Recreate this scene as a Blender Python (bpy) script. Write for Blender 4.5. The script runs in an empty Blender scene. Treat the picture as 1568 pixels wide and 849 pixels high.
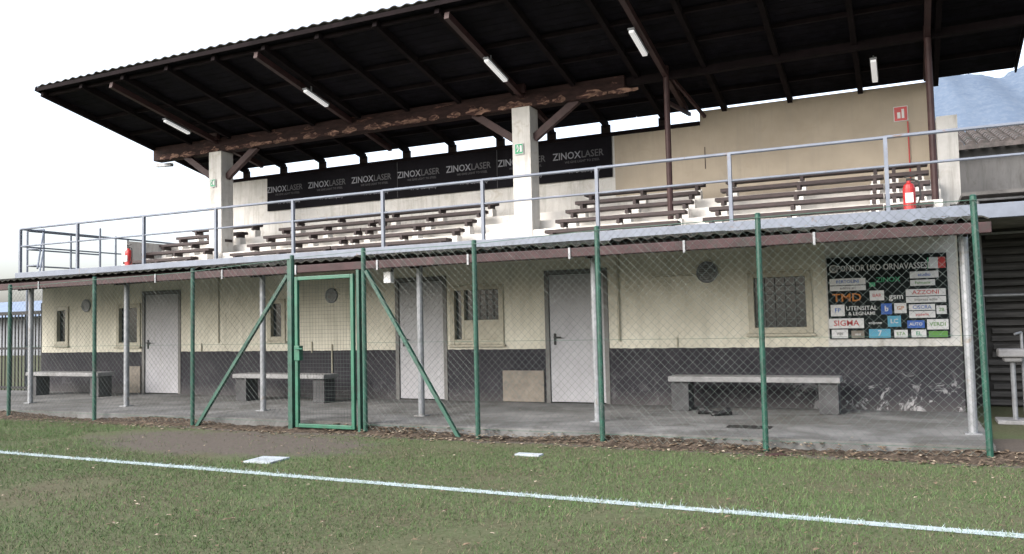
import bpy, bmesh, math, random
import numpy as np
from mathutils import Vector, Matrix
random.seed(7); rng=np.random.default_rng(7)
sc=bpy.context.scene
sc.view_settings.view_transform='Standard'; sc.view_settings.look='None'; sc.view_settings.exposure=0

# ------------------------------------------------------------------ materials
def new_mat(name):
    m=bpy.data.materials.new(name); m.use_nodes=True
    nt=m.node_tree; b=nt.nodes['Principled BSDF']; return m,nt,b
def N(nt,t,**k):
    n=nt.nodes.new(t)
    for a,v in k.items(): setattr(n,a,v)
    return n
def noise(nt,scale,detail=6,rough=.6,vec=None,dist=0):
    n=N(nt,'ShaderNodeTexNoise'); n.inputs['Scale'].default_value=scale; n.inputs['Detail'].default_value=min(detail,4)
    n.inputs['Roughness'].default_value=rough; n.inputs['Distortion'].default_value=dist
    if vec: nt.links.new(vec,n.inputs['Vector'])
    return n.outputs['Fac']
def ramp(nt,fac,p0,p1,c0=(0,0,0,1),c1=(1,1,1,1)):
    r=N(nt,'ShaderNodeValToRGB'); e=r.color_ramp.elements
    e[0].position=p0;e[1].position=p1;e[0].color=c0;e[1].color=c1
    nt.links.new(fac,r.inputs[0]); return r.outputs[0]
def mix(nt,fac,a,b,mode='MIX'):
    m=N(nt,'ShaderNodeMix',data_type='RGBA',blend_type=mode)
    for i,v in ((0,fac),(6,a),(7,b)):
        if hasattr(v,'is_output'): nt.links.new(v,m.inputs[i])
        elif isinstance(v,(int,float)): m.inputs[i].default_value=v
        else: m.inputs[i].default_value=(*v[:3],1)
    return m.outputs[2]
def objvec(nt,scale=(1,1,1)):
    t=N(nt,'ShaderNodeTexCoord'); mp=N(nt,'ShaderNodeMapping'); mp.inputs['Scale'].default_value=scale
    nt.links.new(t.outputs['Object'],mp.inputs[0]); return mp.outputs[0]
def bump(nt,b,h,strength=.3,dist=.01):
    n=N(nt,'ShaderNodeBump'); n.inputs['Strength'].default_value=strength; n.inputs['Distance'].default_value=dist
    nt.links.new(h,n.inputs['Height']); nt.links.new(n.outputs[0],b.inputs['Normal'])
def mat(name,col,rough=.7,metal=0,var=.25,scale=3,col2=None,patch=None,pth=(.55,.65),bmp=.2,stretch=(1,1,1),pscale=4,streak=None,spec=.5,emit=0):
    m,nt,b=new_mat(name); v=objvec(nt,stretch)
    n1=noise(nt,scale,4,.65,v)
    c2=col2 or tuple(c*(1-var*1.6) for c in col); c1=tuple(min(1,c*(1+var*.5)) for c in col)
    c=mix(nt,ramp(nt,n1,.3,.7),c2,c1)
    if patch: c=mix(nt,ramp(nt,noise(nt,pscale,4,.7,v,1.0),*pth),c,patch)
    if streak: c=mix(nt,mth(nt,'MULTIPLY',ramp(nt,noise(nt,1.0,4,.75,objvec(nt,(8,8,.7))),.5,.75),.7),c,streak)
    nt.links.new(c,b.inputs['Base Color']); b.inputs['Roughness'].default_value=rough; b.inputs['Metallic'].default_value=metal; b.inputs['Specular IOR Level'].default_value=spec
    if emit: b.inputs['Emission Color'].default_value=(1,1,1,1); b.inputs['Emission Strength'].default_value=emit
    if bmp>=.25: bump(nt,b,noise(nt,scale*12,2,.7,v),bmp,.006)
    return m
def zval(nt):
    g=N(nt,'ShaderNodeNewGeometry'); s=N(nt,'ShaderNodeSeparateXYZ'); nt.links.new(g.outputs['Position'],s.inputs[0]); return s.outputs
def mth(nt,op,a,b=0.):
    m=N(nt,'ShaderNodeMath',operation=op)
    for i,v in enumerate((a,b)):
        if hasattr(v,'is_output'): nt.links.new(v,m.inputs[i])
        else: m.inputs[i].default_value=v
    return m.outputs[0]

def wall_mat():
    m,nt,b=new_mat('painted_plaster'); v=objvec(nt); s=zval(nt)
    z=mth(nt,'ADD',s[2],mth(nt,'MULTIPLY',mth(nt,'SUBTRACT',noise(nt,9,2,.5,v),.5),.025))
    up=mth(nt,'GREATER_THAN',z,.84)
    cream=mix(nt,ramp(nt,noise(nt,1.6,4,.7,v),.3,.7),(.50,.475,.395),(.63,.605,.515))
    vs=objvec(nt,(9,9,.6))
    cream=mix(nt,mth(nt,'MULTIPLY',ramp(nt,noise(nt,1.0,4,.7,vs),.48,.76),.5),cream,(.27,.26,.22))
    grime=ramp(nt,s[2],.88,1.25,(1,1,1,1),(0,0,0,1))
    cream=mix(nt,mth(nt,'MULTIPLY',mth(nt,'MULTIPLY',grime,ramp(nt,noise(nt,5,4,.7,v),.5,.7)),.4),cream,(.30,.27,.23))
    top_shade=ramp(nt,s[2],1.55,2.3,(0,0,0,1),(1,1,1,1))  # shade under the canopy, painted into the upper wall colour as blotches
    cream=mix(nt,mth(nt,'MULTIPLY',mth(nt,'MULTIPLY',top_shade,ramp(nt,noise(nt,2.5,4,.7,v),.3,.7)),.35),cream,(.24,.24,.19))
    dark=mix(nt,ramp(nt,noise(nt,2.2,4,.7,v),.3,.7),(.019,.018,.023),(.036,.034,.040))
    sx=s[0]
    zone=ramp(nt,s[2],.10,.62,(1,1,1,1),(0,0,0,1))
    xx=ramp(nt,mth(nt,'MULTIPLY',mth(nt,'ADD',sx,6),.166),.68,.95)
    fl=ramp(nt,noise(nt,3.6,4,.8,v,.8),.545,.60)
    k=mth(nt,'MULTIPLY',mth(nt,'MULTIPLY',fl,zone),mth(nt,'ADD',mth(nt,'MULTIPLY',xx,.75),.10))
    dark=mix(nt,k,dark,(.34,.34,.35))
    dark=mix(nt,mth(nt,'MULTIPLY',ramp(nt,noise(nt,14,4,.8,v),.60,.68),.22),dark,(.22,.21,.20))
    dust=ramp(nt,z,0,.22,(1,1,1,1),(0,0,0,1))
    dark=mix(nt,mth(nt,'MULTIPLY',dust,.28),dark,(.14,.13,.125))
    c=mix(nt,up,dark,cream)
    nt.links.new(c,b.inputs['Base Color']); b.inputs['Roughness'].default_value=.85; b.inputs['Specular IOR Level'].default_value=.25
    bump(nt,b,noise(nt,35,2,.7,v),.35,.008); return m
M={}
M['wall']=wall_mat()
M['white']=mat('white_paint',(.53,.52,.50),.7,var=.12,scale=2.2,patch=(.35,.32,.27),pth=(.55,.8),streak=(.25,.235,.21))
M['whiterow']=mat('white_concrete',(.66,.64,.61),.8,var=.10,scale=2.5,patch=(.40,.36,.32),pth=(.54,.8))
M['beige']=mat('beige_plaster',(.355,.305,.24),.85,var=.13,scale=.8,patch=(.27,.225,.17),pth=(.58,.85),pscale=1.5,streak=(.27,.24,.20))
M['concrete']=mat('concrete',(.22,.21,.20),.85,var=.3,scale=2.5,patch=(.11,.105,.10),pth=(.55,.75),pscale=1.2)
M['floor']=mat('veranda_concrete',(.145,.145,.145),.85,var=.35,scale=1.4,patch=(.07,.068,.064),pth=(.46,.64),pscale=.9,bmp=.3,spec=.3)
M['bench']=mat('bench_concrete',(.22,.22,.225),.85,var=.2,scale=5,patch=(.13,.13,.125),pth=(.55,.72))
M['benchleg']=mat('bench_leg_concrete',(.055,.055,.058),.85,var=.3,scale=5)
M['tan']=mat('tan_panel',(.20,.175,.145),.8,var=.2,scale=6,patch=(.13,.12,.105),pth=(.5,.7))
M['rail']=mat('blue_grey_steel_paint',(.125,.145,.185),.5,var=.15,scale=4,patch=(.12,.08,.06),pth=(.64,.72))
M['galv']=mat('galvanised_steel',(.23,.24,.255),.5,.35,var=.2,scale=8,patch=(.16,.13,.10),pth=(.60,.74))
M['green']=mat('green_paint',(.008,.060,.040),.5,var=.3,scale=6,patch=(.03,.05,.045),pth=(.58,.7))
M['brightgreen']=mat('gate_green_paint',(.009,.092,.053),.45,var=.25,scale=6,patch=(.02,.055,.04),pth=(.6,.72))
M['wire']=mat('green_wire',(.085,.11,.10),.5,.0,var=.2,scale=3)
M['darkwood']=mat('dark_stained_wood',(.024,.017,.016),.8,var=.4,scale=3,stretch=(1,1,8),spec=.2)
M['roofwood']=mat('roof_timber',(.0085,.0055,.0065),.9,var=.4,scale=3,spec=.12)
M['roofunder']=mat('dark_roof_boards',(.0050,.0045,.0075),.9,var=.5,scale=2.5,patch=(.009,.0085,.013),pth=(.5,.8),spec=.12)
M['beam']=mat('peeling_brown_beam',(.026,.013,.012),.8,var=.4,scale=5,patch=(.10,.05,.037),pth=(.60,.67),stretch=(.6,3,2.6),pscale=3.2,bmp=.5,spec=.2)
M['rot']=mat('splintered_pale_wood',(.23,.14,.105),.85,var=.5,scale=5,patch=(.04,.02,.018),pth=(.46,.54),stretch=(1,3,3),bmp=.5,spec=.2)
M['rust']=mat('oxide_brown_steel',(.040,.019,.019),.6,var=.25,scale=5,spec=.3)
M['maroon']=mat('maroon_fascia',(.048,.025,.027),.7,var=.3,scale=4,patch=(.03,.024,.023),pth=(.48,.66),spec=.3)
M['canopy']=mat('mossy_fibre_cement',(.042,.040,.037),.9,var=.5,scale=6,patch=(.014,.018,.012),pth=(.45,.6),bmp=.6,pscale=7,spec=.2)
M['canopyun']=mat('canopy_underside',(.035,.034,.032),.9,var=.2,scale=3)
M['rooftop']=mat('fibre_cement_roof',(.09,.087,.085),.9,var=.3,scale=3,patch=(.05,.05,.046),pth=(.55,.7))
M['seat']=mat('brown_seat_plank',(.040,.027,.027),.65,var=.35,scale=6,stretch=(1,6,6),patch=(.024,.018,.02),pth=(.5,.66),spec=.35)
M['door']=mat('grey_metal_door',(.31,.31,.33),.5,var=.10,scale=3,patch=(.23,.23,.235),pth=(.6,.8),streak=(.24,.24,.24))
M['doorframe']=mat('door_frame',(.10,.098,.095),.5,var=.2,scale=6)
M['winbar']=mat('window_bar_dark',(.045,.048,.05),.5,var=.2,scale=6)
M['frame']=mat('window_frame_cream',(.35,.325,.25),.5,var=.12,scale=6)
M['glass']=mat('dark_glass',(.014,.018,.02),.2,var=.3,scale=2,bmp=.02,spec=.35)
M['black']=mat('black_banner',(.006,.0055,.008),.9,var=.3,scale=2,bmp=.1,spec=.15)
M['signwhite']=mat('sign_white',(.56,.56,.565),.6,var=.05,scale=5,spec=.3)
M['txt']=mat('banner_lettering',(.19,.195,.22),.6,var=.05,scale=5,spec=.2)
M['txt2']=mat('banner_lettering_dim',(.065,.065,.072),.6,var=.05,scale=5,spec=.2)
M['red']=mat('red_paint',(.40,.02,.02),.4,var=.15,scale=6)
M['blackp']=mat('black_plastic',(.016,.016,.017),.5,var=.2,scale=8,spec=.3)
M['exit']=mat('safety_green',(.01,.25,.11),.5,var=.1,scale=6)
M['tube']=mat('lamp_diffuser',(.80,.81,.83),.3,var=.05,scale=6,emit=.35)
M['lampbox']=mat('floodlight_housing',(.65,.66,.68),.3,var=.05,scale=6)
M['blue']=mat('sponsor_blue',(.035,.10,.36),.6,var=.05,scale=5,spec=.3)
M['cyan']=mat('sponsor_cyan',(.08,.29,.42),.6,var=.05,scale=5,spec=.3)
M['orange']=mat('sponsor_orange',(.42,.15,.03),.6,var=.05,scale=5,spec=.3)
M['sgreen']=mat('sponsor_green',(.09,.23,.05),.6,var=.05,scale=5,spec=.3)
M['boardbg']=mat('board_dark',(.010,.014,.014),.8,var=.3,scale=3,bmp=.05,spec=.15)
M['shed']=mat('grey_shed_render',(.095,.094,.094),.9,var=.25,scale=1.2,patch=(.06,.058,.055),pth=(.5,.7),stretch=(1,1,.4),streak=(.05,.05,.05))
M['shedwood']=mat('weathered_boards',(.060,.058,.057),.9,var=.4,scale=3,stretch=(.6,.6,6))
M['tile']=mat('roof_tiles',(.085,.073,.07),.85,var=.4,scale=5,patch=(.04,.042,.038),pth=(.5,.65))
M['blackmetal']=mat('black_gate_metal',(.016,.016,.018),.6,var=.2,scale=5,spec=.3)
M['leaf']=mat('dead_leaves',(.15,.11,.075),.8,var=.5,scale=14,patch=(.32,.275,.215),pth=(.55,.6),pscale=9,spec=.2)
M['farwall']=mat('far_wall',(.17,.18,.20),.9,var=.1,scale=1)
M['farroof']=mat('far_sheet_roof',(.16,.21,.30),.7,var=.2,scale=2)
M['slab']=mat('pale_slab',(.34,.38,.42),.8,var=.2,scale=7,patch=(.18,.175,.16),pth=(.5,.7))
M['soil']=mat('soil_and_litter',(.060,.047,.037),.95,var=.5,scale=14,patch=(.13,.10,.075),pth=(.52,.64),pscale=18,bmp=.6,spec=.1)

# ------------------------------------------------------------------ mesh builder
class Part:
    def __init__(s,name,m,parent=None,smooth=False,bevel=0):
        s.name=name;s.m=m if not isinstance(m,str) else M[m];s.parent=parent;s.v=[];s.f=[];s.smooth=smooth;s.bevel=bevel
    def box(s,x0,x1,y0,y1,z0,z1):
        n=len(s.v); s.v+=[(x0,y0,z0),(x1,y0,z0),(x1,y1,z0),(x0,y1,z0),(x0,y0,z1),(x1,y0,z1),(x1,y1,z1),(x0,y1,z1)]
        s.f+=[tuple(n+i for i in q) for q in ((0,3,2,1),(4,5,6,7),(0,1,5,4),(1,2,6,5),(2,3,7,6),(3,0,4,7))]; return s
    def tube(s,p,q,r,n=8,r2=None,cap=True):
        p=Vector(p);q=Vector(q);d=(q-p).normalized(); a=d.orthogonal().normalized(); b=d.cross(a); r2=r if r2 is None else r2
        k=len(s.v); ph=math.pi/n
        for c,rr in ((p,r),(q,r2)):
            for i in range(n):
                t=2*math.pi*i/n+ph; s.v.append(tuple(c+a*math.cos(t)*rr+b*math.sin(t)*rr))
        for i in range(n): s.f.append((k+i,k+(i+1)%n,k+n+(i+1)%n,k+n+i))
        if cap: s.f.append(tuple(k+i for i in reversed(range(n)))); s.f.append(tuple(k+n+i for i in range(n)))
        return s
    def wire(s,p,q,r,seg=.16,n=3):
        p=Vector(p);q=Vector(q);L=(q-p).length;m=max(1,int(L/seg));d=(q-p)/L; a=d.orthogonal().normalized(); b=d.cross(a);k=len(s.v)
        for j in range(m+1):
            c=p+(q-p)*(j/m)
            for i in range(n):
                t=2*math.pi*i/n; s.v.append(tuple(c+a*math.cos(t)*r+b*math.sin(t)*r))
        for j in range(m):
            for i in range(n): s.f.append((k+j*n+i,k+j*n+(i+1)%n,k+(j+1)*n+(i+1)%n,k+(j+1)*n+i))
        return s
    def beam(s,p,q,w,h,up=(0,0,1)):
        p=Vector(p);q=Vector(q);d=(q-p).normalized();u=Vector(up);sd=d.cross(u).normalized();u=sd.cross(d).normalized()
        k=len(s.v)
        for c in (p,q):
            for a,b in ((-1,-1),(1,-1),(1,1),(-1,1)): s.v.append(tuple(c+sd*a*w/2+u*b*h/2))
        s.f+=[tuple(k+i for i in t) for t in ((0,1,2,3),(7,6,5,4),(0,4,5,1),(1,5,6,2),(2,6,7,3),(3,7,4,0))]; return s
    def quad(s,*pts):
        k=len(s.v); s.v+=[tuple(p) for p in pts]; s.f.append(tuple(range(k,k+len(pts)))); return s
    def build(s):
        me=bpy.data.meshes.new(s.name); me.from_pydata(s.v,[],s.f); me.update()
        bm=bmesh.new(); bm.from_mesh(me); bmesh.ops.recalc_face_normals(bm,faces=bm.faces); bm.to_mesh(me); bm.free()
        me.materials.append(s.m); ob=bpy.data.objects.new(s.name,me); sc.collection.objects.link(ob)
        if s.bevel:
            md=ob.modifiers.new('b','BEVEL'); md.width=s.bevel; md.segments=2; md.limit_method='ANGLE'; md.angle_limit=.8
        if s.parent is not None: adopt(ob,s.parent)
        return ob
def adopt(ob,e):
    ob.parent=e; ob.matrix_parent_inverse=Matrix.Translation(e.location).inverted()
def empty(name,loc=(0,0,0)):
    e=bpy.data.objects.new(name,None); e.location=loc; e.empty_display_size=.2; sc.collection.objects.link(e); return e
def text(parent,name,body,x,z,size,m,y,align='CENTER',sx=1,ext=.0):
    c=bpy.data.curves.new(name,'FONT'); c.body=body; c.size=size; c.align_x=align; c.align_y='CENTER'; c.extrude=ext; c.resolution_u=2; c.offset=size*.012
    t=bpy.data.objects.new(name+'_tmp',c); sc.collection.objects.link(t)
    dg=bpy.context.evaluated_depsgraph_get(); me=bpy.data.meshes.new_from_object(t.evaluated_get(dg)); bpy.data.objects.remove(t)
    mw=Matrix.Translation((x,y,z))@Matrix.Rotation(math.pi/2,4,'X')@Matrix.Diagonal((sx,1,1,1)); me.transform(mw)
    me.materials.clear(); me.materials.append(M[m]); ob=bpy.data.objects.new(name,me); sc.collection.objects.link(ob); adopt(ob,parent); return ob

# ------------------------------------------------------------------ grandstand building
XL,XR=-17.2,.62
G=empty('grandstand',(-8,14,0))
holes=[(-16.76,-16.32,.99,1.83),(-14.83,-14.13,.95,1.83),(-10.78,-10.36,1.02,1.80),(-6.86,-5.87,.92,1.90),(-2.02,-1.16,1.03,1.90),
       (-14.06,-13.04,-.01,2.04),(-7.92,-6.96,-.01,2.04),(-5.12,-4.13,-.01,2.04)]
def holed(p,x0,x1,z0,z1,y0,y1,hs):
    xs=sorted({x0,x1,*[h[0] for h in hs],*[h[1] for h in hs]})
    for a,b in zip(xs,xs[1:]):
        cs=sorted([(max(z0,h[2]),h[3]) for h in hs if h[0]<=a+1e-6 and h[1]>=b-1e-6]); z=z0
        for c,d in cs:
            if c>z: p.box(a,b,y0,y1,z,c)
            z=d
        if z<z1: p.box(a,b,y0,y1,z,z1)
w=Part('facade_wall','wall',G); holed(w,XL,XR,0,2.47,12,12.25,holes); w.build()
Part('side_walls','wall',G).box(XL,XL+.25,12.25,17,-.1,2.47).box(XR-.25,XR,12.25,17,-.1,2.47).box(XL,XR,16.9,17.1,-.1,2.47).build()
Part('interior_dark','blackp',G).box(XL+.26,XR-.26,12.45,12.5,0,2.46).build()
Part('white_wall_patch','white',G).quad((-.975,11.996,.845),(.60,11.996,.845),(.60,11.996,2.3),(-.975,11.996,2.3)).build()
def window(x0,x1,z0,z1,kind):
    fr=Part('window_frame','frame',G,bevel=.004); t=.085
    fr.box(x0,x0+t,11.97,12.1,z0,z1).box(x1-t,x1,11.97,12.1,z0,z1).box(x0+t,x1-t,11.972,12.1,z1-t,z1).box(x0+t,x1-t,11.972,12.1,z0,z0+t)
    fr.box(x0-.03,x1+.03,11.94,12.0,z0-.04,z0-.002)
    gx0=x0+t
    if kind=='split':
        fr.box(x0+.22,x0+.27,11.975,12.1,z0+t,z1-t)
        fr.box(x0+.27,x1-t,11.977,12.1,z0+t,z0+.40)
    fr.build()
    Part('window_glass','glass',G).quad((gx0,12.05,z0+t),(x1-t,12.05,z0+t),(x1-t,12.05,z1-t),(gx0,12.05,z1-t)).build()
    if kind in('bars','split'):
        b=Part('window_bars','winbar',G); lo=z0+t if kind=='bars' else z0+.4; xa=gx0 if kind=='bars' else x0+.27
        n=5
        for i in range(1,n): 
            xx=xa+(x1-t-xa)*i/n; b.box(xx-.004,xx+.004,12.02,12.03,lo,z1-t)
        for i in range(1,6):
            zz=lo+(z1-t-lo)*i/6; b.box(xa,x1-t,12.012,12.019,zz-.004,zz+.004)
        b.build()
for h,k in zip(holes[:5],('plain','plain','plain','split','bars')): window(*h,k)
for i,h in enumerate(holes[5:]):
    x0,x1,_,z1=h
    f=Part('door_frame','doorframe',G,bevel=.003); f.box(x0-.03,x0+.04,11.985,12.1,0,z1+.03).box(x1-.04,x1+.03,11.985,12.1,0,z1+.03).box(x0+.04,x1-.04,11.987,12.1,z1-.04,z1+.03); f.build()
    d=Part('door_leaf','door',G,bevel=.004); d.box(x0+.045,x1-.045,12.01,12.06,.015,z1-.045); d.build()
    hd=Part('door_handle','blackp',G,bevel=.003); hx=x0+.13; hd.box(hx-.02,hx+.02,11.997,12.009,.9,1.08).tube((hx,11.995,1.02),(hx,11.95,1.02),.011).tube((hx,11.95,1.02),(hx+.12,11.95,1.02),.011); hd.build()
Part('access_panel','tan',G,bevel=.005).box(-14.50,-14.11,11.96,11.998,.01,.55).box(-5.90,-5.18,11.96,11.998,.01,.50).build()
v=Part('round_vent','galv',G)
vl=Part('vent_louvres','doorframe',G)
for x,z,r in ((-15.76,1.83,.12),(-9.30,1.82,.12),(-2.58,1.93,.14)):
    n=24; ring=[(math.cos(2*math.pi*i/n),math.sin(2*math.pi*i/n)) for i in range(n)]
    for i in range(n):
        a=ring[i];b=ring[(i+1)%n]
        v.tube((x+a[0]*r,11.98,z+a[1]*r),(x+b[0]*r,11.98,z+b[1]*r),.018,6,cap=False)
    vl.tube((x,11.997,z),(x,11.985,z),r*.97,24)
    for j in range(-4,5):
        hz=j*r/5; hw=math.sqrt(max(0,r*r*.9-hz*hz)); v.box(x-hw,x+hw,11.972,11.984,z+hz-.009,z+hz+.005)
v.build(); vl.build()
pp=Part('conduit_pipes','frame',G); pp.tube((-3.93,11.975,.95),(-3.93,11.975,2.4),.02).tube((-3.05,11.985,.84),(-3.05,11.985,1.0),.012).tube((-9.75,11.985,.80),(-9.75,11.985,1.0),.012)
pp.tube((-12.45,11.985,.84),(-12.45,11.985,1.0),.012).tube((-9.3,11.985,.12),(-9.3,11.985,.95),.014).tube((-3.4,11.985,1.9),(-2.75,11.985,1.9),.008).tube((-12.0,11.985,1.0),(-12.0,11.985,2.4),.012).build()
Part('floor_slab','floor',G).box(-18.6,.70,9.02,12.0,-.30,0).build()
Part('floor_drain','blackp',G).quad((-1.95,9.72,.004),(-1.45,9.72,.004),(-1.45,9.98,.004),(-1.95,9.98,.004)).build()
Part('deck_slab','concrete',G).box(-18.0,2.6,12.02,17.1,2.475,2.61).build()
Part('deck_edge_beam','rail',G,bevel=.006).box(-18.0,3.4,11.90,12.018,2.44,2.625).build()
blocks=[(-17.0,-14.75),(-13.6,-7.97),(-5.95,-3.45),(-3.05,.45)]
T=Part('seating_tiers','whiterow',G)
ys=[13.8+.535*i for i in range(5)]
for i,y in enumerate(ys): T.box(-17.05,.60,y+.02 ,16.78 if i==4 else ys[i+1]+.0199,2.60,2.61+.24*i+ (0.0 if i else .004))
T.build()
S=Part('seat_planks','seat',G,bevel=.006); SB=Part('seat_brackets','seat',G); SW=Part('seat_supports','whiterow',G)
for a,b in blocks:
    for i,y in enumerate(ys):
        z=2.61+.24*i+.34
        x=a
        while x<b-.05:
            x2=min(b,x+2.8); dz=random.uniform(-.008,.008)
            S.box(x+.01,x2-.01,y+.10,y+.21,z-.065+dz,z+dz); S.box(x+.01,x2-.01,y+.225,y+.335,z-.065+dz,z+dz+.002)
            nb=max(2,round((x2-x)/1.2)+1)
            for j in range(nb):
                xx=x+.15+(x2-x-.3)*j/(nb-1)
                SB.box(xx-.03,xx+.03,y+.09,y+.34,z-.15,z-.067); SW.box(xx-.07,xx+.07,y+.12,y+.32,z-.34,z-.151)
            x=x2
S.build(); SB.build(); SW.build()
Part('aisle_steps','whiterow',G).box(-7.9,-6.05,14.9,15.4,2.61,3.0).build()
Part('back_wall','white',G).box(-16.5,-3.66,16.82,17.0,2.6,5.275).build()
Part('wall_top_shade','roofwood',G).box(-16.5,-3.66,16.76,16.83,5.215,5.29).build()  # dark strip added as the roof's shade along the top of the wall
Part('back_wall_beige','beige',G).box(-3.655,.58,16.80,17.0,2.6,5.50).box(-5.50,-3.657,16.812,16.819,3.9,5.21).build()
Part('back_wall_crack','rust',G).box(-3.58,-3.565,16.79,16.80,4.3,4.75).build()
Part('side_parapet','white',G).box(-17.15,-16.98,14.0,16.9,2.61,3.45).box(.62,.95,16.4,16.8,2.61,4.75).build()
P=Part('concrete_pillars','white',G,bevel=.012)
for x in (-14.98,-6.80): P.box(x-.2,x+.2,14.86,15.26,2.7,5.57)
P.build()
Bm=Part('main_roof_beam','beam',G,bevel=.015); Bm.box(-17.15,-4.65,14.93,15.2,5.57,5.92).build()
B2=Part('beam_rot_strip','rot',G)
x=-16.9
while x<-4.9:
    L=random.uniform(.25,.9); k=len(B2.v); n=max(3,int(L/.07)); top=[];bot=[]
    for i in range(n+1):
        xx=x+L*i/n; e=math.sin(math.pi*i/n); top.append((xx,14.918,5.64+random.uniform(0,.10)*e)); bot.append((xx,14.915,5.59-random.uniform(0,.06)*e))
    for i in range(n): B2.quad(bot[i],bot[i+1],top[i+1],top[i])
    x+=L+random.uniform(.0,.25)
B2.build()
K=Part('knee_braces','rust',G)
for x in (-14.98,-6.80):
    for s in (-1,1): K.beam((x+s*.2,15.06,4.95),(x+s*1.15,15.06,5.60),.11,.15)
    K.box(x-.12,x+.12,14.8,14.9,5.85,6.05)
K.build()
SP=Part('brown_steel_posts','rust',G); 
for x in (-3.86,.50):
    SP.tube((x,15.0,2.7),(x,15.0,5.98),.055,10); SP.beam((x,15.0,5.3),(x+.02,16.75,5.45),.05,.07)
    if x<0: SP.beam((x,15.0,5.9),(x+.42,16.3,5.25),.05,.06)
SP.build()
def rz(y): return 6.65-.2212*(y-11.8)
def corr(part,x0,x1,y0,y1,zf,pitch=.177,amp=.026,th=.012,jag=.0,ny=2):
    n=int((x1-x0)/pitch*8); k=len(part.v)
    offs={}
    for lvl in (0,1):
        for j in range(ny+1):
            for i in range(n+1):
                x=x0+(x1-x0)*i/n; sh=int((x-x0)/.95)
                if sh not in offs: offs[sh]=(random.uniform(-jag,jag),random.uniform(-jag,jag)*.4)
                y=y0+(y1-y0)*j/ny
                if j==0: y+=offs[sh][0]
                part.v.append((x,y,zf(y)+amp*math.cos(2*math.pi*x/pitch)+lvl*th+offs[sh][1]))
    W=n+1; L=W*(ny+1)
    for j in range(ny):
        for i in range(n):
            a=k+j*W+i; part.f.append((a,a+W,a+W+1,a+1)); a+=L; part.f.append((a,a+1,a+W+1,a+W))
    for i in range(n):
        a=k+i; part.f.append((a,a+1,a+1+L,a+L)); a=k+ny*W+i; part.f.append((a,a+L,a+L+1,a+1))
    for j in range(ny):
        a=k+j*W; part.f.append((a,a+L,a+W+L,a+W)); a+=n; part.f.append((a,a+W,a+W+L,a+L))
RX0,RX1=-17.2,1.92
R=Part('roof_sheets','rooftop',G); corr(R,RX0,RX1,11.8,16.95,lambda y:rz(y)+.09,.25,.016,.012,.015); R.build()
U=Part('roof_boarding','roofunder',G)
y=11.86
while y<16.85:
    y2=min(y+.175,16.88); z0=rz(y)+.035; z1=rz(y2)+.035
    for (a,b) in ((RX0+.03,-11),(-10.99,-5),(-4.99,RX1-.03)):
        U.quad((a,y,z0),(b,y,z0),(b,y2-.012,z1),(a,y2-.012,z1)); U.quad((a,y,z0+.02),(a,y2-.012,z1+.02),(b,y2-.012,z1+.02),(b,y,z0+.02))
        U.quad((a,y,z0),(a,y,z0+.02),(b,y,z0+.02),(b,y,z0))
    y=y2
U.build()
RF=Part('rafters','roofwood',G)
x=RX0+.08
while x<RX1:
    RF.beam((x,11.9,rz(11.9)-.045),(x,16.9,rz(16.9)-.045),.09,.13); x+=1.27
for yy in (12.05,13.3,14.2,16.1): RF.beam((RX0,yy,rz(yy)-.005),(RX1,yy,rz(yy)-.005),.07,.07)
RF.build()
PR=Part('principal_rafters','rust',G)
for x in (-14.98,-11.0,-6.8,-3.86,.5): PR.beam((x,11.95,rz(11.95)-.14),(x,16.5,rz(16.5)-.12),.09,.12)
PR.build()
RR=Part('roof_cross_beam','roofwood',G); RR.beam((-4.65,15.05,5.80),(RX1,15.05,5.84),.12,.14).build()
FE=Part('roof_edge_trim','roofwood',G); FE.beam((RX0,11.83,rz(11.83)+.02),(RX1,11.83,rz(11.83)+.02),.03,.08); FE.beam((RX0-.01,11.8,rz(11.8)+.03),(RX0-.01,16.95,rz(16.95)+.03),.03,.10).beam((RX1+.01,11.8,rz(11.8)+.03),(RX1+.01,16.95,rz(16.95)+.03),.03,.10).build()
Part('rear_gutter','galv',G).beam((RX0-.25,15.3,5.55),(RX0+.3,15.3,5.52),.1,.08).build()
SB2=Part('slit_blocking','darkwood',G)
x=RX0+.08+1.27-.11
while x<-3.7: SB2.box(x,x+.20,16.835,16.9,5.27,5.48); x+=1.27
SB2.build()
TL=Part('strip_light_diffuser','tube',G,bevel=.01); TB=Part('strip_light_body','galv',G)
for x,y0,y1 in ((-10.85,13.2,13.9),(-6.73,13.25,14.05),(-3.95,13.15,13.95),(-15.03,13.4,14.1),(-.33,15.3,16.05)):
    TL.beam((x,y0,rz(y0)-.27),(x,y1,rz(y1)-.27),.09,.05); TB.beam((x,y0-.02,rz(y0)-.23),(x,y1+.02,rz(y1)-.23),.11,.03); TB.beam((x,y0+.2,rz(y0)-.12),(x,y0+.2,rz(y0)-.22),.02,.02,(0,1,0))
TL.build(); TB.build()
RL=Part('deck_railing','rail',G)
xs=[-17.9,-16.0,-14.0,-12.03,-10.13,-8.15,-6.19,-4.21,-2.2,-.16,1.85]
for x in xs: RL.box(x-.025,x+.025,11.93,11.985,2.6,3.6)
for z,r in ((3.61,.024),(3.22,.018)): 
    for a,b in zip(xs,xs[1:]): RL.tube((a,11.957,z),(b,11.957,z+random.uniform(-.006,.006)),r)
    RL.tube((1.85,11.957,z),(3.4,11.957,z),r); RL.tube((-17.9,11.957,z),(-17.9,16.5,z),r)
for y in (13.2,14.8,16.4): RL.tube((-17.9,y,2.6),(-17.9,y,3.62),.024)
RL.build()
C=Part('canopy_sheets','canopy',G); cz=lambda y:2.215+(y-9.5)*.105
corr(C,-18.4,.78,9.50,11.92,cz,.177,.015,.016,.05); C.build()
CW=Part('canopy_joists','darkwood',G)
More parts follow.
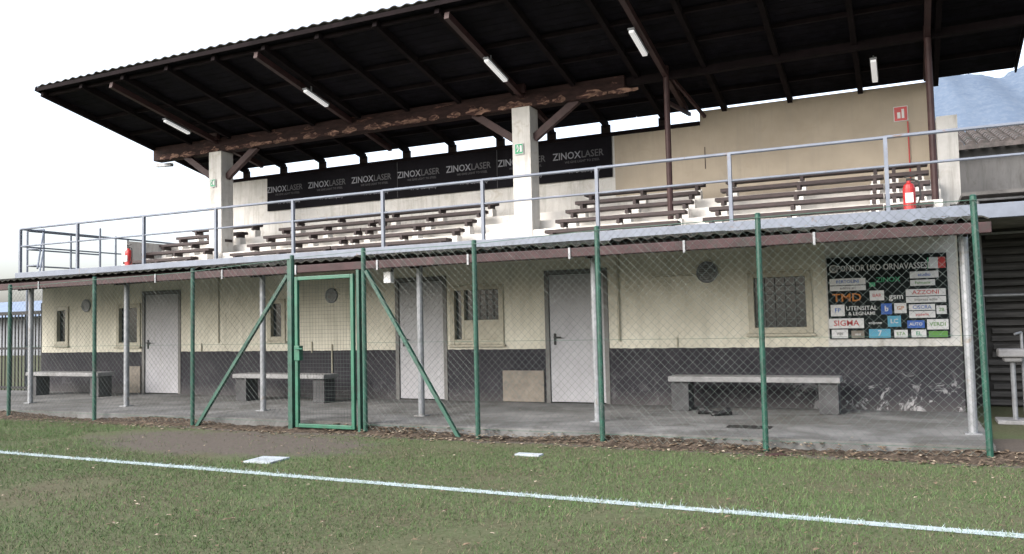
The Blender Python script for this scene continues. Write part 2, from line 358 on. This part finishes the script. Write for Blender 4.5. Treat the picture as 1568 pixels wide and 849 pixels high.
for yy in (9.7,10.9,11.75): CW.beam((-18.4,yy,cz(yy)-.065),(.7,yy,cz(yy)-.065),.06,.08)
for x in (-17.6,-14.5,-12.0,-9.0,-6.15,-3.56,-1.5,.57): CW.beam((x,9.66,cz(9.66)-.15),(x,12,cz(12)-.15),.05,.08)
CW.build()
Part('canopy_underside','canopyun',G).quad((-18.4,9.72,cz(9.72)-.02),(.7,9.72,cz(9.72)-.02),(.7,11.98,cz(11.98)-.02),(-18.4,11.98,cz(11.98)-.02)).build()
Part('canopy_gutter','maroon',G,bevel=.008).box(-18.4,.80,9.46,9.57,2.055,2.165).build()
CB=Part('gutter_brackets','galv',G)
x=-.87
while x>-18.3: CB.box(x-.013,x+.013,9.445,9.457,2.03,2.17); x-=1.42
CB.build()
CC=Part('canopy_columns','galv',G)
for x in (-17.4,-14.5,-12.0,-9.0,-6.15,-3.56,.57):
    CC.tube((x,9.9,0),(x,9.9,2.15),.045,12); CC.box(x-.08,x+.08,9.82,9.98,0,.012)
CC.build()
WL=Part('wall_floodlight','lampbox',G,bevel=.01); WL.box(-6.62,-6.50,9.70,9.80,1.86,2.02).build(); Part('floodlight_arm','blackp',G).beam((-6.56,9.8,1.98),(-6.56,9.86,2.1),.03,.03).build()

# banner
B=empty('sponsor_banner',(-10.3,16.78,4.8))
Part('banner_sheet','black',B).box(-15.07,-5.55,16.775,16.79,4.33,5.212).build()
for i in range(7):
    cx=-15.07+1.36*(i+.5)
    text(B,'brand_lettering','ZINOX',cx-.03,4.88,.22,'txt',16.77,'RIGHT',.93); text(B,'brand_lettering_2','LASER',cx-.02,4.88,.21,'txt2',16.77,'LEFT',.90)
    text(B,'tagline','WE GIVE LIGHT TO STEEL',cx,4.74,.07,'txt2',16.77)
    text(B,'company_lettering','M+B Company',cx+.05,4.53,.12,'txt',16.77)
Part('banner_seams','txt2',B).box(-8.30,-8.29,16.765,16.772,4.33,5.21).box(-11.0,-10.99,16.765,16.772,4.33,5.21).build()

# sponsor board
SBd=empty('sponsor_board',(-.23,11.95,1.5))
Part('board_panel','boardbg',SBd,bevel=.003).box(-.955,.49,11.955,11.985,.945,2.04).build()
yb=11.951
text(SBd,'board_title','SPONSOR USO ORNAVASSESE',-.28,1.885,.112,'signwhite',yb,'CENTER',.78)
def card(x0,x1,z0,z1,m): 
    Part('logo_card',m,SBd).quad((x0,yb+.002,z0),(x1,yb+.002,z0),(x1,yb+.002,z1),(x0,yb+.002,z1)).build()
X0=-.955;Z0=.945
def L(u0,u1,v0,v1,m,t=None,tm='blackp',s=.07,sx=1):
    x0=X0+1.445*u0;x1=X0+1.445*u1;z1=Z0+1.095*(1-v0);z0=Z0+1.095*(1-v1)
    if m: card(x0,x1,z0,z1,m)
    if t: text(SBd,'logo_text',t,(x0+x1)/2,(z0+z1)/2,s,tm,yb,'CENTER',sx)
L(.86,.93,.05,.18,'signwhite');L(.93,.99,.05,.18,'red',None);L(.845,.857,.05,.18,'exit')
L(.02,.33,.26,.34,'signwhite','BERTOLINI','blue',.06,1);L(.02,.33,.35,.41,'signwhite','ediltre srl','doorframe',.05)
L(.42,.62,.24,.35,None,'ZINOX','exit',.09);L(.36,.41,.32,.37,'exit')
L(.70,.93,.21,.29,'signwhite','studio','blue',.06);L(.70,.90,.31,.38,'signwhite','Farmacia','sgreen',.05)
L(.03,.30,.44,.56,None,'TMD','orange',.15,1.15);L(.36,.48,.42,.54,'signwhite','BAR','red',.06)
L(.52,.64,.45,.55,None,'gsm','signwhite',.11);L(.66,.98,.42,.50,'signwhite','AZZONI','red',.075,1.1);L(.66,.98,.51,.58,'signwhite','impresa edile','doorframe',.05)
L(.02,.14,.58,.72,'signwhite','FP','blue',.08);L(.15,.42,.60,.66,None,'UTENSITAL','signwhite',.08,.95);L(.15,.42,.67,.72,None,'& LEGNAMI','signwhite',.065)
L(.45,.54,.58,.71,'blue','b','signwhite',.1);L(.56,.66,.58,.70,'signwhite','GP','orange',.07);L(.68,.89,.60,.67,'signwhite','CISCRA','blue',.065);L(.68,.89,.68,.76,'signwhite','pizzeria','red',.05);L(.90,.98,.62,.72,'signwhite','2B','sgreen',.06)
L(.0,.30,.75,.87,'signwhite','SIGMA','red',.105,1.05);L(.33,.46,.76,.86,None,'volpone','signwhite',.05);L(.50,.61,.73,.86,'cyan','LC','signwhite',.08);L(.66,.80,.79,.88,'blue','AUTO','signwhite',.055)
L(.82,.99,.78,.90,'signwhite','VERDI','sgreen',.07)
L(.02,.16,.885,.99,'signwhite','VIBI','doorframe',.05);L(.19,.30,.90,.99,'tan','vini','signwhite',.05);L(.34,.52,.885,.99,'cyan','7','signwhite',.1);L(.55,.66,.90,.99,'signwhite','ETA','sgreen',.06);L(.69,.81,.90,.99,'signwhite','EL','exit',.07);L(.83,.98,.92,.99,'sgreen')
Part('club_crest','signwhite',SBd).tube((-.87,yb+.003,1.89),(-.87,yb,1.89),.055,20).build(); Part('crest_core','doorframe',SBd).tube((-.87,yb,1.89),(-.87,yb-.002,1.89),.040,20).build()

def sign(name,x,y,z,w,h,m,glyph):
    e=empty(name,(x,y,z)); Part('plate','signwhite',e).box(x-w/2,x+w/2,y,y+.006,z-h/2,z+h/2).build()
    Part('panel',m,e).box(x-w/2+.012,x+w/2-.012,y-.004,y-.001,z-h/2+.012,z+h/2-.012).build()
    g=Part('pictogram','signwhite',e)
    if glyph=='exit':
        g.box(x+w*.12,x+w*.34,y-.009,y-.006,z-h*.28,z+h*.30); g.beam((x-w*.2,y-.0075,z-h*.25),(x-w*.02,y-.0075,z),.003,.022,(0,0,1)); g.beam((x-w*.02,y-.0075,z),(x-w*.08,y-.0075,z+h*.18),.003,.03); g.beam((x-w*.28,y-.0075,z+h*.12),(x+.02,y-.0075,z+h*.05),.003,.015); g.tube((x-.03,y-.009,z+h*.27),(x-.03,y-.006,z+h*.27),.018,10)
    else:
        g.box(x-w*.25,x-w*.03,y-.009,y-.006,z-h*.3,z+h*.1); g.box(x+w*.06,x+w*.24,y-.009,y-.006,z-h*.3,z+h*.3)
    g.build()
sign('exit_sign',-6.84,14.83,4.72,.19,.22,'exit','exit'); sign('exit_sign',-15.02,14.83,4.80,.17,.19,'exit','exit')
sign('fire_extinguisher_sign',.06,16.78,4.96,.24,.28,'red','ext')
Part('red_standpipe','red',None).tube((.17,16.76,3.3),(.17,16.76,4.8),.012).build()
def extinguisher(x,y,z,s=1):
    e=empty('fire_extinguisher',(x,y,z))
    a=Part('body','red',e); prof=[(.085,.0),(.088,.03),(.088,.40),(.07,.46),(.03,.49),(.03,.52)]
    for (r0,h0),(r1,h1) in zip(prof,prof[1:]): a.tube((x,y,z+h0*s),(x,y,z+h1*s),r0*s,16,r1*s)
    a.build(); b=Part('valve_and_hose','blackp',e); b.box(x-.03,x+.03,y-.02,y+.02,z+.52*s,z+.56*s); b.beam((x-.05,y,z+.58*s),(x+.08,y,z+.61*s),.02,.015)
    pts=[(x+.03,y,z+.55*s),(x+.12,y-.02,z+.5*s),(x+.14,y-.03,z+.3*s),(x+.10,y-.04,z+.12*s)]
    for p,q in zip(pts,pts[1:]): b.tube(p,q,.012)
    b.build(); Part('label','signwhite',e).box(x-.05,x+.05,y-.092*s,y-.087*s,z+.18*s,z+.33*s).build()
extinguisher(.10,12.5,2.61,.9); extinguisher(-15.1,12.5,2.61,.85)

def bench(x0,x1,y0=11.28,y1=11.70):
    e=empty('concrete_bench',((x0+x1)/2,(y0+y1)/2,0))
    Part('seat','bench',e,bevel=.012).box(x0,x1,y0,y1,.40,.475).build()
    Part('legs','benchleg',e,bevel=.008).box(x0+.03,x0+.27,y0+.05,y1-.05,0,.398).box(x1-.27,x1-.03,y0+.05,y1-.05,0,.398).build()
bench(-3.02,-.80); bench(-10.75,-8.75,11.05,11.45); bench(-16.35,-14.2,11.05,11.45)
def boot(x,y,a,name='shoe'):
    ob=bpy.data.objects.new(name,bpy.data.meshes.new(name)); bm=bmesh.new()
    secs=[(-.13,.03,.05),(-.11,.04,.10),(-.05,.042,.11),(0,.04,.075),(.06,.05,.055),(.11,.045,.045),(.14,.02,.03)]
    rings=[]
    for px,wd,h in secs:
        rings.append([bm.verts.new((px,wd*math.cos(t)*1.0,max(0,h*(.5+.5*math.sin(t))))) for t in [2*math.pi*i/10 for i in range(10)]])
    for r1,r2 in zip(rings,rings[1:]):
        for i in range(10): bm.faces.new((r1[i],r1[(i+1)%10],r2[(i+1)%10],r2[i]))
    bm.faces.new(rings[0]); bm.faces.new(rings[-1][::-1]); bmesh.ops.recalc_face_normals(bm,faces=bm.faces); bm.to_mesh(ob.data); bm.free()
    ob.data.materials.append(M['blackp']); ob.location=(x,y,.002); ob.rotation_euler=(0,0,a); sc.collection.objects.link(ob)
boot(-2.42,11.0,.2); boot(-2.22,10.9,-2.6)

# ------------------------------------------------------------------ fence
FY=8.87
Fe=empty('chain_link_fence',(-6.4,FY,0))
posts=[(-13.54,2.08),(-11.46,2.12),(-9.39,2.15),(-7.56,2.24),(-6.36,2.27),(-4.72,2.27),(-3.14,2.33),(-1.37,2.34),(.64,2.36)]
FP=Part('fence_posts','green',Fe)
for i,(x,t) in enumerate(posts):
    dx=random.uniform(-.02,.02) if i<8 else -.03
    FP.tube((x,FY,-.16),(x+dx,FY,t),.030,10); FP.tube((x+dx,FY,t),(x+dx,FY,t+.012),.034,10,.02)
FP.beam((-7.62,FY,1.98),(-9.28,FY-.02,-.12),.045,.045); FP.beam((-6.32,FY,1.98),(-4.97,FY-.02,-.12),.045,.045)
FP.build()
def topz(x):
    for (a,t),(b,s) in zip(posts,posts[1:]):
        if a<=x<=b: return t+(s-t)*(x-a)/(b-a)-.04
    return 2.1
FM=Part('chain_link_mesh','wire',Fe)
def links(x0,x1,z0,z1f,y,part,step=.088,r=.0014):
    zt=max(z1f(x0),z1f(x1)); H=zt-z0
    for s in (1,-1):
        x=x0-H
        while x<x1+H:
            a=x; zlo=z0;zhi=zt
            if s==1: zlo=max(z0,z0+(x0-a)); zhi=min(zt,z0+(x1-a))
            else: zlo=max(z0,z0+(a-x1)); zhi=min(zt,z0+(a-x0))
            if zhi-zlo>.03:
                xe=a+s*(zhi-z0); zz=min(zhi,z1f(min(max(xe,x0),x1)));
                if zz<zhi: zhi=zz
                part.wire((a+s*(zlo-z0),y+s*.0015,zlo),(a+s*(zhi-z0),y+s*.0015,zhi),r)
            x+=step
for (a,_),(b,_) in zip(posts,posts[1:]):
    if a==-7.56: continue
    links(a,b,-.08,topz,FY-.036,FM)
FM.build()
FW=Part('tension_wires','green',Fe)
for (a,ta),(b,tb) in zip(posts,posts[1:]):
    if a==-7.56: FW.wire((a,FY,ta-.03),(b,FY,tb-.03),.004,n=4); continue
    FW.wire((a,FY-.04,ta-.04),(b,FY-.04,tb-.04),.005,n=4)
    for z in (1.05,.0): FW.wire((a,FY-.04,z),(b,FY-.04,z),.0025,n=4)
FW.build()
Ga=empty('green_gate',(-6.95,FY,0))
gf=Part('gate_frame','brightgreen',Ga,bevel=.006); x0,x1=-7.47,-6.50
yg=FY-.02
gf.box(x0,x0+.05,yg-.025,yg+.025,-.07,1.95).box(x1-.05,x1,yg-.025,yg+.025,-.07,1.95).box(x0+.05,x1-.05,yg-.023,yg+.023,1.90,1.95).box(x0+.05,x1-.05,yg-.023,yg+.023,-.07,-.02)
gf.box(x0,x0+.09,yg-.04,yg+.04,.82,1.02)
gf.tube((x0+.05,yg-.07,.98),(x0+.17,yg-.07,.98),.01).tube((x0+.05,yg-.07,.98),(x0+.05,yg-.03,.98),.01); gf.build()
gp=Part('gate_posts','green',Ga); gp.box(-7.60,-7.53,FY-.035,FY+.035,-.14,2.2).box(-6.46,-6.42,FY-.03,FY+.03,-.14,2.0).build()
gm=Part('gate_mesh','wire',Ga)
x=x0+.09
while x<x1-.06: gm.wire((x,yg,-.02),(x,yg,1.9),.0015); x+=.05
z=.03
while z<1.88: gm.wire((x0+.06,yg+.003,z),(x1-.06,yg+.003,z),.0015); z+=.05
gm.build()

# ------------------------------------------------------------------ ground
def ground_mat():
    m,nt,b=new_mat('grass_ground'); g=N(nt,'ShaderNodeNewGeometry'); v=g.outputs['Position']
    n=noise(nt,1.1,4,.7,v); n2=noise(nt,38,3,.8,v); n3=noise(nt,.35,3,.6,v)
    c=mix(nt,ramp(nt,n,.32,.68),(.060,.052,.034),(.050,.073,.031)); c=mix(nt,ramp(nt,n2,.35,.75),c,(.10,.105,.065)); c=mix(nt,mth(nt,'MULTIPLY',ramp(nt,n3,.5,.75),.5),c,(.088,.074,.054))
    s=zval(nt)
    dx=mth(nt,'MULTIPLY',mth(nt,'ADD',s[0],7.6),.42); dy=mth(nt,'MULTIPLY',mth(nt,'SUBTRACT',s[1],7.75),.95)
    d=mth(nt,'ADD',mth(nt,'MULTIPLY',dx,dx),mth(nt,'MULTIPLY',dy,dy)); nn=mth(nt,'SUBTRACT',noise(nt,2.3,4,.7,v),.5); d=mth(nt,'ADD',d,mth(nt,'MULTIPLY',nn,1.6))
    k1=ramp(nt,d,.45,1.1,(1,1,1,1),(0,0,0,1))
    e=mth(nt,'ADD',s[1],mth(nt,'MULTIPLY',nn,.5))
    k2=mth(nt,'MULTIPLY',mth(nt,'GREATER_THAN',e,8.62),mth(nt,'LESS_THAN',e,10.5))
    earth=mix(nt,n2,(.035,.029,.024),(.125,.11,.097))
    c=mix(nt,mth(nt,'MAXIMUM',k1,k2),c,earth)
    nt.links.new(c,b.inputs['Base Color']); b.inputs['Roughness'].default_value=.95; b.inputs['Specular IOR Level'].default_value=.1
    return m
Gz=-.12
Part('ground',ground_mat()).quad((-2500,-1500,Gz),(2500,-1500,Gz),(2500,3000,Gz),(-2500,3000,Gz)).build()
# banked soil and litter against the concrete edge
sb=Part('soil_bank','soil'); prev=None; x=-18.5
while x<2.6:
    h=.055+.035*math.sin(x*1.7)+random.uniform(-.012,.012); w0=.20+.07*math.sin(x*2.3+1)+random.uniform(-.02,.02)
    row=[(x,9.018-w0-.10,Gz+.002),(x,9.018-w0*.6,Gz+h*.55+random.uniform(-.008,.008)),(x,9.016,Gz+h)]
    if prev:
        for i in range(2): sb.quad(prev[i],row[i],row[i+1],prev[i+1])
    prev=row; x+=.06
sb.build()
def linec(x): return 6.12-.0235*(x+4)
ln=Part('white_touchline',mat('chalk_line',(.31,.37,.39),.9,var=.1,scale=8,patch=(.14,.18,.12),pth=(.50,.64),pscale=11))
xx=-30.
while xx<14:
    ln.quad((xx,linec(xx)-.058,Gz+.004),(xx+.3,linec(xx+.3)-.058,Gz+.004),(xx+.3,linec(xx+.3)+.058,Gz+.004),(xx,linec(xx)+.058,Gz+.004)); xx+=.3
ln.build()
def fbm(X,Y,seed,sc0):
    r=np.random.default_rng(seed); o=np.zeros_like(X); a=1;s=sc0
    for k in range(4):
        for q in range(4):
            t=r.uniform(0,6.28);ph=r.uniform(0,6.28); o+=a*np.sin(s*(X*math.cos(t)+Y*math.sin(t))+ph)/4
        a*=.65;s*=2.1
    return o
def blades():
    n=440000
    X=rng.uniform(-16,4,n); Y=rng.uniform(3.0,9.0,n)
    keep=(X>-1.75*Y-.5)&(X<.32*Y+.6)
    dd=((X+7.6)*.42)**2+((Y-7.75)*.95)**2
    nz=fbm(X,Y,1,2.2)
    bare=np.clip((fbm(X,Y,5,1.6)-.40)/.5,0,1)
    pk=1-np.clip((1.25-dd+.5*nz)/.6,0,1)*.93
    pk*=1-np.clip((Y-8.3+.25*nz)/.4,0,1)*.75
    pk*=(1-.8*bare)*np.clip(.8+.3*nz,.3,1)
    keep&=rng.random(n)<pk
    X=X[keep];Y=Y[keep];nz=nz[keep];bare=bare[keep];n=len(X); big=fbm(X,Y,9,.8)
    h=rng.uniform(.010,.030,n)*np.clip(1+.35*big,.5,1.6)*(1+.6*(rng.random(n)<.03)); a=rng.uniform(0,6.283,n); w=rng.uniform(.0015,.0032,n)
    lx=rng.normal(0,.016,n);ly=rng.normal(0,.016,n)
    V=np.zeros((n,3,3)); V[:,0]=np.stack([X-np.cos(a)*w,Y-np.sin(a)*w,np.full(n,Gz)],1);V[:,1]=np.stack([X+np.cos(a)*w,Y+np.sin(a)*w,np.full(n,Gz)],1);V[:,2]=np.stack([X+lx,Y+ly,Gz+h],1)
    me=bpy.data.meshes.new('grass'); me.vertices.add(3*n); me.vertices.foreach_set('co',V.reshape(-1)); me.loops.add(3*n); me.loops.foreach_set('vertex_index',np.arange(3*n,dtype=np.int32))
    me.polygons.add(n); me.polygons.foreach_set('loop_start',np.arange(0,3*n,3,dtype=np.int32)); me.polygons.foreach_set('loop_total',np.full(n,3,dtype=np.int32)); me.update(); 
    t=rng.random(n)[:,None]; pat=np.clip(.5+.45*big,0,1)[:,None]
    c=np.array([.050,.090,.032])*(1-t)+np.array([.080,.128,.050])*t
    c=c*(.70+.5*pat); dry=(rng.random(n)<.08+.20*(1-pat[:,0])+.35*bare); c[dry]=np.array([.155,.135,.09])*rng.uniform(.5,1.1,(dry.sum(),1))
    on=(np.abs(Y-(6.12-.0235*(X+4)))<.058+.010*rng.standard_normal(n))&(rng.random(n)<.80+.12*nz); c[on]=np.array([.37,.45,.47])*rng.uniform(.8,1.1,(on.sum(),1))
    col=np.ones((n,3,4)); col[:,:,:3]=c[:,None,:]
    at=me.color_attributes.new('Col','FLOAT_COLOR','CORNER'); at.data.foreach_set('color',col.reshape(-1))
    m,nt,b=new_mat('grass_blade'); an=N(nt,'ShaderNodeVertexColor',layer_name='Col'); nt.links.new(an.outputs[0],b.inputs['Base Color']); b.inputs['Roughness'].default_value=.8; b.inputs['Specular IOR Level'].default_value=.15
    me.materials.append(m); ob=bpy.data.objects.new('grass',me); sc.collection.objects.link(ob)
blades()
lf=Part('fallen_leaves','leaf')
def leaf(x,y,z,s):
    a=random.uniform(0,6.28); c,sn=math.cos(a),math.sin(a); t=random.uniform(-.3,.3)*s
    pts=[(-1,0,0),(-.3,.5,.25),(.5,.45,.2),(1,0,.05),(.45,-.5,.3),(-.35,-.45,.15)]
    lf.quad(*[(x+(p*c-q*sn)*s,y+(p*sn+q*c)*s,z+r*s+abs(t)*p*.3+.006) for p,q,r in pts])
for i in range(1700):
    r=random.random()
    if r<.35: leaf(random.uniform(-13,2.5),8.74-abs(random.gauss(0,.16)),Gz,random.uniform(.015,.04))
    elif r<.62: 
        q=random.uniform(0,.26); leaf(random.uniform(-7,2.5),8.76+q,Gz+.01+q*.3,random.uniform(.02,.045))
    elif r<.67: leaf(random.uniform(-17,.6),random.uniform(9.1,11.9),0,random.uniform(.010,.022))
    else:
        y=random.uniform(3.5,8.7); leaf(random.uniform(-1.7*y,.4*y),y,Gz+.022,random.uniform(.011,.030))
lf.build()
lf=Part('canopy_leaf_litter','leaf')
for i in range(200):
    y=random.choice([9.53,9.6,9.7])+random.uniform(0,.1); leaf(random.uniform(-12,.7),y,cz(y)+.025,random.uniform(.015,.03))
lf.build()
def slab(name,x,y,w,d,a,m):
    p=Part(name,m,bevel=.004); c,s=math.cos(a),math.sin(a)
    co=[(x+u*c-v2*s,y+u*s+v2*c) for u,v2 in((-w,-d),(w,-d),(w,d),(-w,d))]; k=[(q[0],q[1],Gz-.02) for q in co]+[(q[0],q[1],Gz+.018) for q in co]
    p.v=k;p.f=[(0,3,2,1),(4,5,6,7),(0,1,5,4),(1,2,6,5),(2,3,7,6),(3,0,4,7)]; p.build()
slab('drain_cover',-6.12,6.78,.17,.17,.1,'slab'); slab('drain_cover',-3.62,7.92,.14,.06,.0,'slab')
slab('brick_fragment',-1.25,8.66,.09,.05,.5,'rust')

# ------------------------------------------------------------------ right: shed, timber, fountain
Sh=empty('tiled_shed',(3,20,0))
Part('walls','shed',Sh).box(.95,3.6,20,26,-.12,4.75).build()
Part('wall_upper','shed',Sh).box(3.61,6.5,20.6,26,-.12,4.55).build()
tl=Part('tiles','tile',Sh)
for i in range(14):
    xx=.72+i*.22
    for j in range(10): 
        y0=19.75+j*.36; z0=4.78+j*.10
        tl.tube((xx,y0,z0),(xx,y0+.42,z0+.10),.095,8,.08)
tl.beam((.6,19.75,4.74),(3.8,19.75,4.74),.04,.1); tl.build()
Part('door','shedwood',Sh).box(2.5,3.5,19.95,19.99,-.1,3.6).build()
W2=empty('timber_lean_to',(2.6,14,0))
tb=Part('boards','shedwood',W2)
for i in range(24): 
    z=-.1+i*.115; tb.beam((.95+random.uniform(0,.2),14+random.uniform(-.05,.05),z+.05),(5.5,14+random.uniform(-.05,.05),z+.05+random.uniform(-.03,.03)),.06,.07)
tb.build()
Part('back_panel','blackp',W2).box(.66,5.5,14.1,14.15,-.12,2.9).build()
fr2=Part('frame','galv',W2)
for x in (1.0,1.75,2.6): fr2.tube((x,13.8,-.12),(x,13.8,2.9),.03)
for z in (1.5,2.4,2.9): fr2.tube((.9,13.78,z),(5,13.78,z),.022)
fr2.build(); Part('sheet_roof','rooftop',W2).box(.8,5.6,13.6,16.8,2.95,3.0).build()
Wf=empty('standpipe_basin',(1.15,12.0,0))
wp=Part('basin','bench',Wf,bevel=.02); wp.box(1.0,1.32,11.85,12.15,.70,.80); wp.box(1.06,1.26,11.9,12.1,.64,.70); wp.build()
Part('pipe','galv',Wf).tube((1.16,12,-.12),(1.16,12,.65),.03).tube((1.28,12.1,-.12),(1.28,12.1,1.0),.018).tube((1.28,12.1,1.0),(1.2,12.02,.98),.015).build()
Part('base','bench',Wf,bevel=.01).box(.95,1.4,11.8,12.2,-.12,-.07).build()

Bg=empty('black_metal_gate',(-19,12,0))
bg=Part('bars','blackmetal',Bg)
for i in range(30): x=-21.0+i*.12; bg.tube((x,12.4,-.1),(x,12.4,1.75),.016,6)
bg.box(-20.7,-17.5,12.38,12.42,1.70,1.78).box(-20.7,-17.5,12.38,12.42,.9,.95).box(-20.7,-17.5,12.38,12.42,.0,.05).box(-17.75,-17.6,12.35,12.45,-.1,1.95); bg.build()
Fw=empty('distant_building',(-60,34,0))
Part('walls','farwall',Fw).box(-80,-45,34,44,-.12,2.3).build(); Part('roof','farroof',Fw).quad((-81,33,2.3),(-44,33,2.3),(-44,39,3.6),(-81,39,3.6)).quad((-81,45,2.3),(-81,39,3.6),(-44,39,3.6),(-44,45,2.3)).build()
Sr=Part('stair_railing','rail')
for x,y in ((-19.2,13),(-18.6,13),(-19.2,15),(-18.6,15),(-17.4,13.6)): Sr.tube((x,y,-.1),(x,y,3.75),.025)
for z in (2.9,3.3,3.75):
    Sr.tube((-19.2,13,z),(-18.6,13,z),.02).tube((-19.2,13,z),(-19.2,15,z),.02)
Sr.tube((-18.6,13,3.75),(-17.3,11.95,2.7),.02).tube((-18.6,13,3.3),(-17.3,11.95,2.3),.02); Sr.build()

# ------------------------------------------------------------------ mountain
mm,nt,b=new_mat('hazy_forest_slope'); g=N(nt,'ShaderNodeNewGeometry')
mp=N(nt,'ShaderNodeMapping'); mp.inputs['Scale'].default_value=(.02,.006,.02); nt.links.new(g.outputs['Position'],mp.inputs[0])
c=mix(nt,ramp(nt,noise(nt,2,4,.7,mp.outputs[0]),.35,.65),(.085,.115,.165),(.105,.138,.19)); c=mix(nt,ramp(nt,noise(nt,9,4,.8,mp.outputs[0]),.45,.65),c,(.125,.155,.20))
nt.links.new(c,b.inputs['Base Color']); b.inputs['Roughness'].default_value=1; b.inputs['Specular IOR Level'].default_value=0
nx,ny=300,50; vs=[];fs=[]
for j in range(ny+1):
    for i in range(nx+1):
        x=-420+i*5; y=560+j*14; t=j/ny
        ridge=np.interp(x,[-420,-250,-100,0,60,130,220,500,1100],[60,170,265,308,322,318,330,380,420])
        hgt=ridge*t**.8+ (5*math.sin(x*.05+y*.004)+2*math.sin(x*.13+1))*t+(random.uniform(0,3.5) if j==ny else 0)
        vs.append((x,y,hgt-1)); 
for j in range(ny):
    for i in range(nx): a=j*(nx+1)+i; fs.append((a,a+1,a+nx+2,a+nx+1))
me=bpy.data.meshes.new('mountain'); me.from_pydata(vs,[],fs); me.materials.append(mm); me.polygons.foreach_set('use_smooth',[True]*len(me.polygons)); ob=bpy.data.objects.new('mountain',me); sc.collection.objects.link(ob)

# ------------------------------------------------------------------ light
el,az=math.radians(36),math.radians(-150)
wd=bpy.data.worlds.new('World'); sc.world=wd; wd.use_nodes=True; nt=wd.node_tree; bg=nt.nodes['Background']
sk=N(nt,'ShaderNodeTexSky',sky_type='NISHITA'); sk.sun_disc=False; sk.sun_elevation=el; sk.sun_rotation=az; sk.air_density=1.0; sk.dust_density=6.0; sk.ozone_density=1.2; sk.altitude=300
hs=N(nt,'ShaderNodeHueSaturation'); hs.inputs['Saturation'].default_value=.48; nt.links.new(sk.outputs[0],hs.inputs['Color']); nt.links.new(hs.outputs[0],bg.inputs['Color']); bg.inputs['Strength'].default_value=.55
sl=bpy.data.lights.new('sun','SUN'); sl.energy=.75; sl.angle=math.radians(42); sl.color=(1,.98,.97)
so=bpy.data.objects.new('sun',sl); sc.collection.objects.link(so)
dv=Vector((math.sin(az)*math.cos(el),math.cos(az)*math.cos(el),math.sin(el))); so.rotation_euler=dv.to_track_quat('Z','Y').to_euler(); so.location=dv*60

# ------------------------------------------------------------------ camera
yaw,pit,rol,F=.4442,.0547,-.0228,1265.6
f=Vector((-math.sin(yaw)*math.cos(pit),math.cos(yaw)*math.cos(pit),math.sin(pit))); r=Vector((math.cos(yaw),math.sin(yaw),0)); u=r.cross(f)
r2=r*math.cos(rol)+u*math.sin(rol); u2=-r*math.sin(rol)+u*math.cos(rol)
cam=bpy.data.cameras.new('camera'); co=bpy.data.objects.new('camera',cam); sc.collection.objects.link(co); sc.camera=co
cam.sensor_width=36; cam.lens=36*F/1568; cam.clip_end=6000; cam.clip_start=.05
mw=Matrix(((r2.x,u2.x,-f.x,0),(r2.y,u2.y,-f.y,0),(r2.z,u2.z,-f.z,1.27),(0,0,0,1))); co.matrix_world=mw
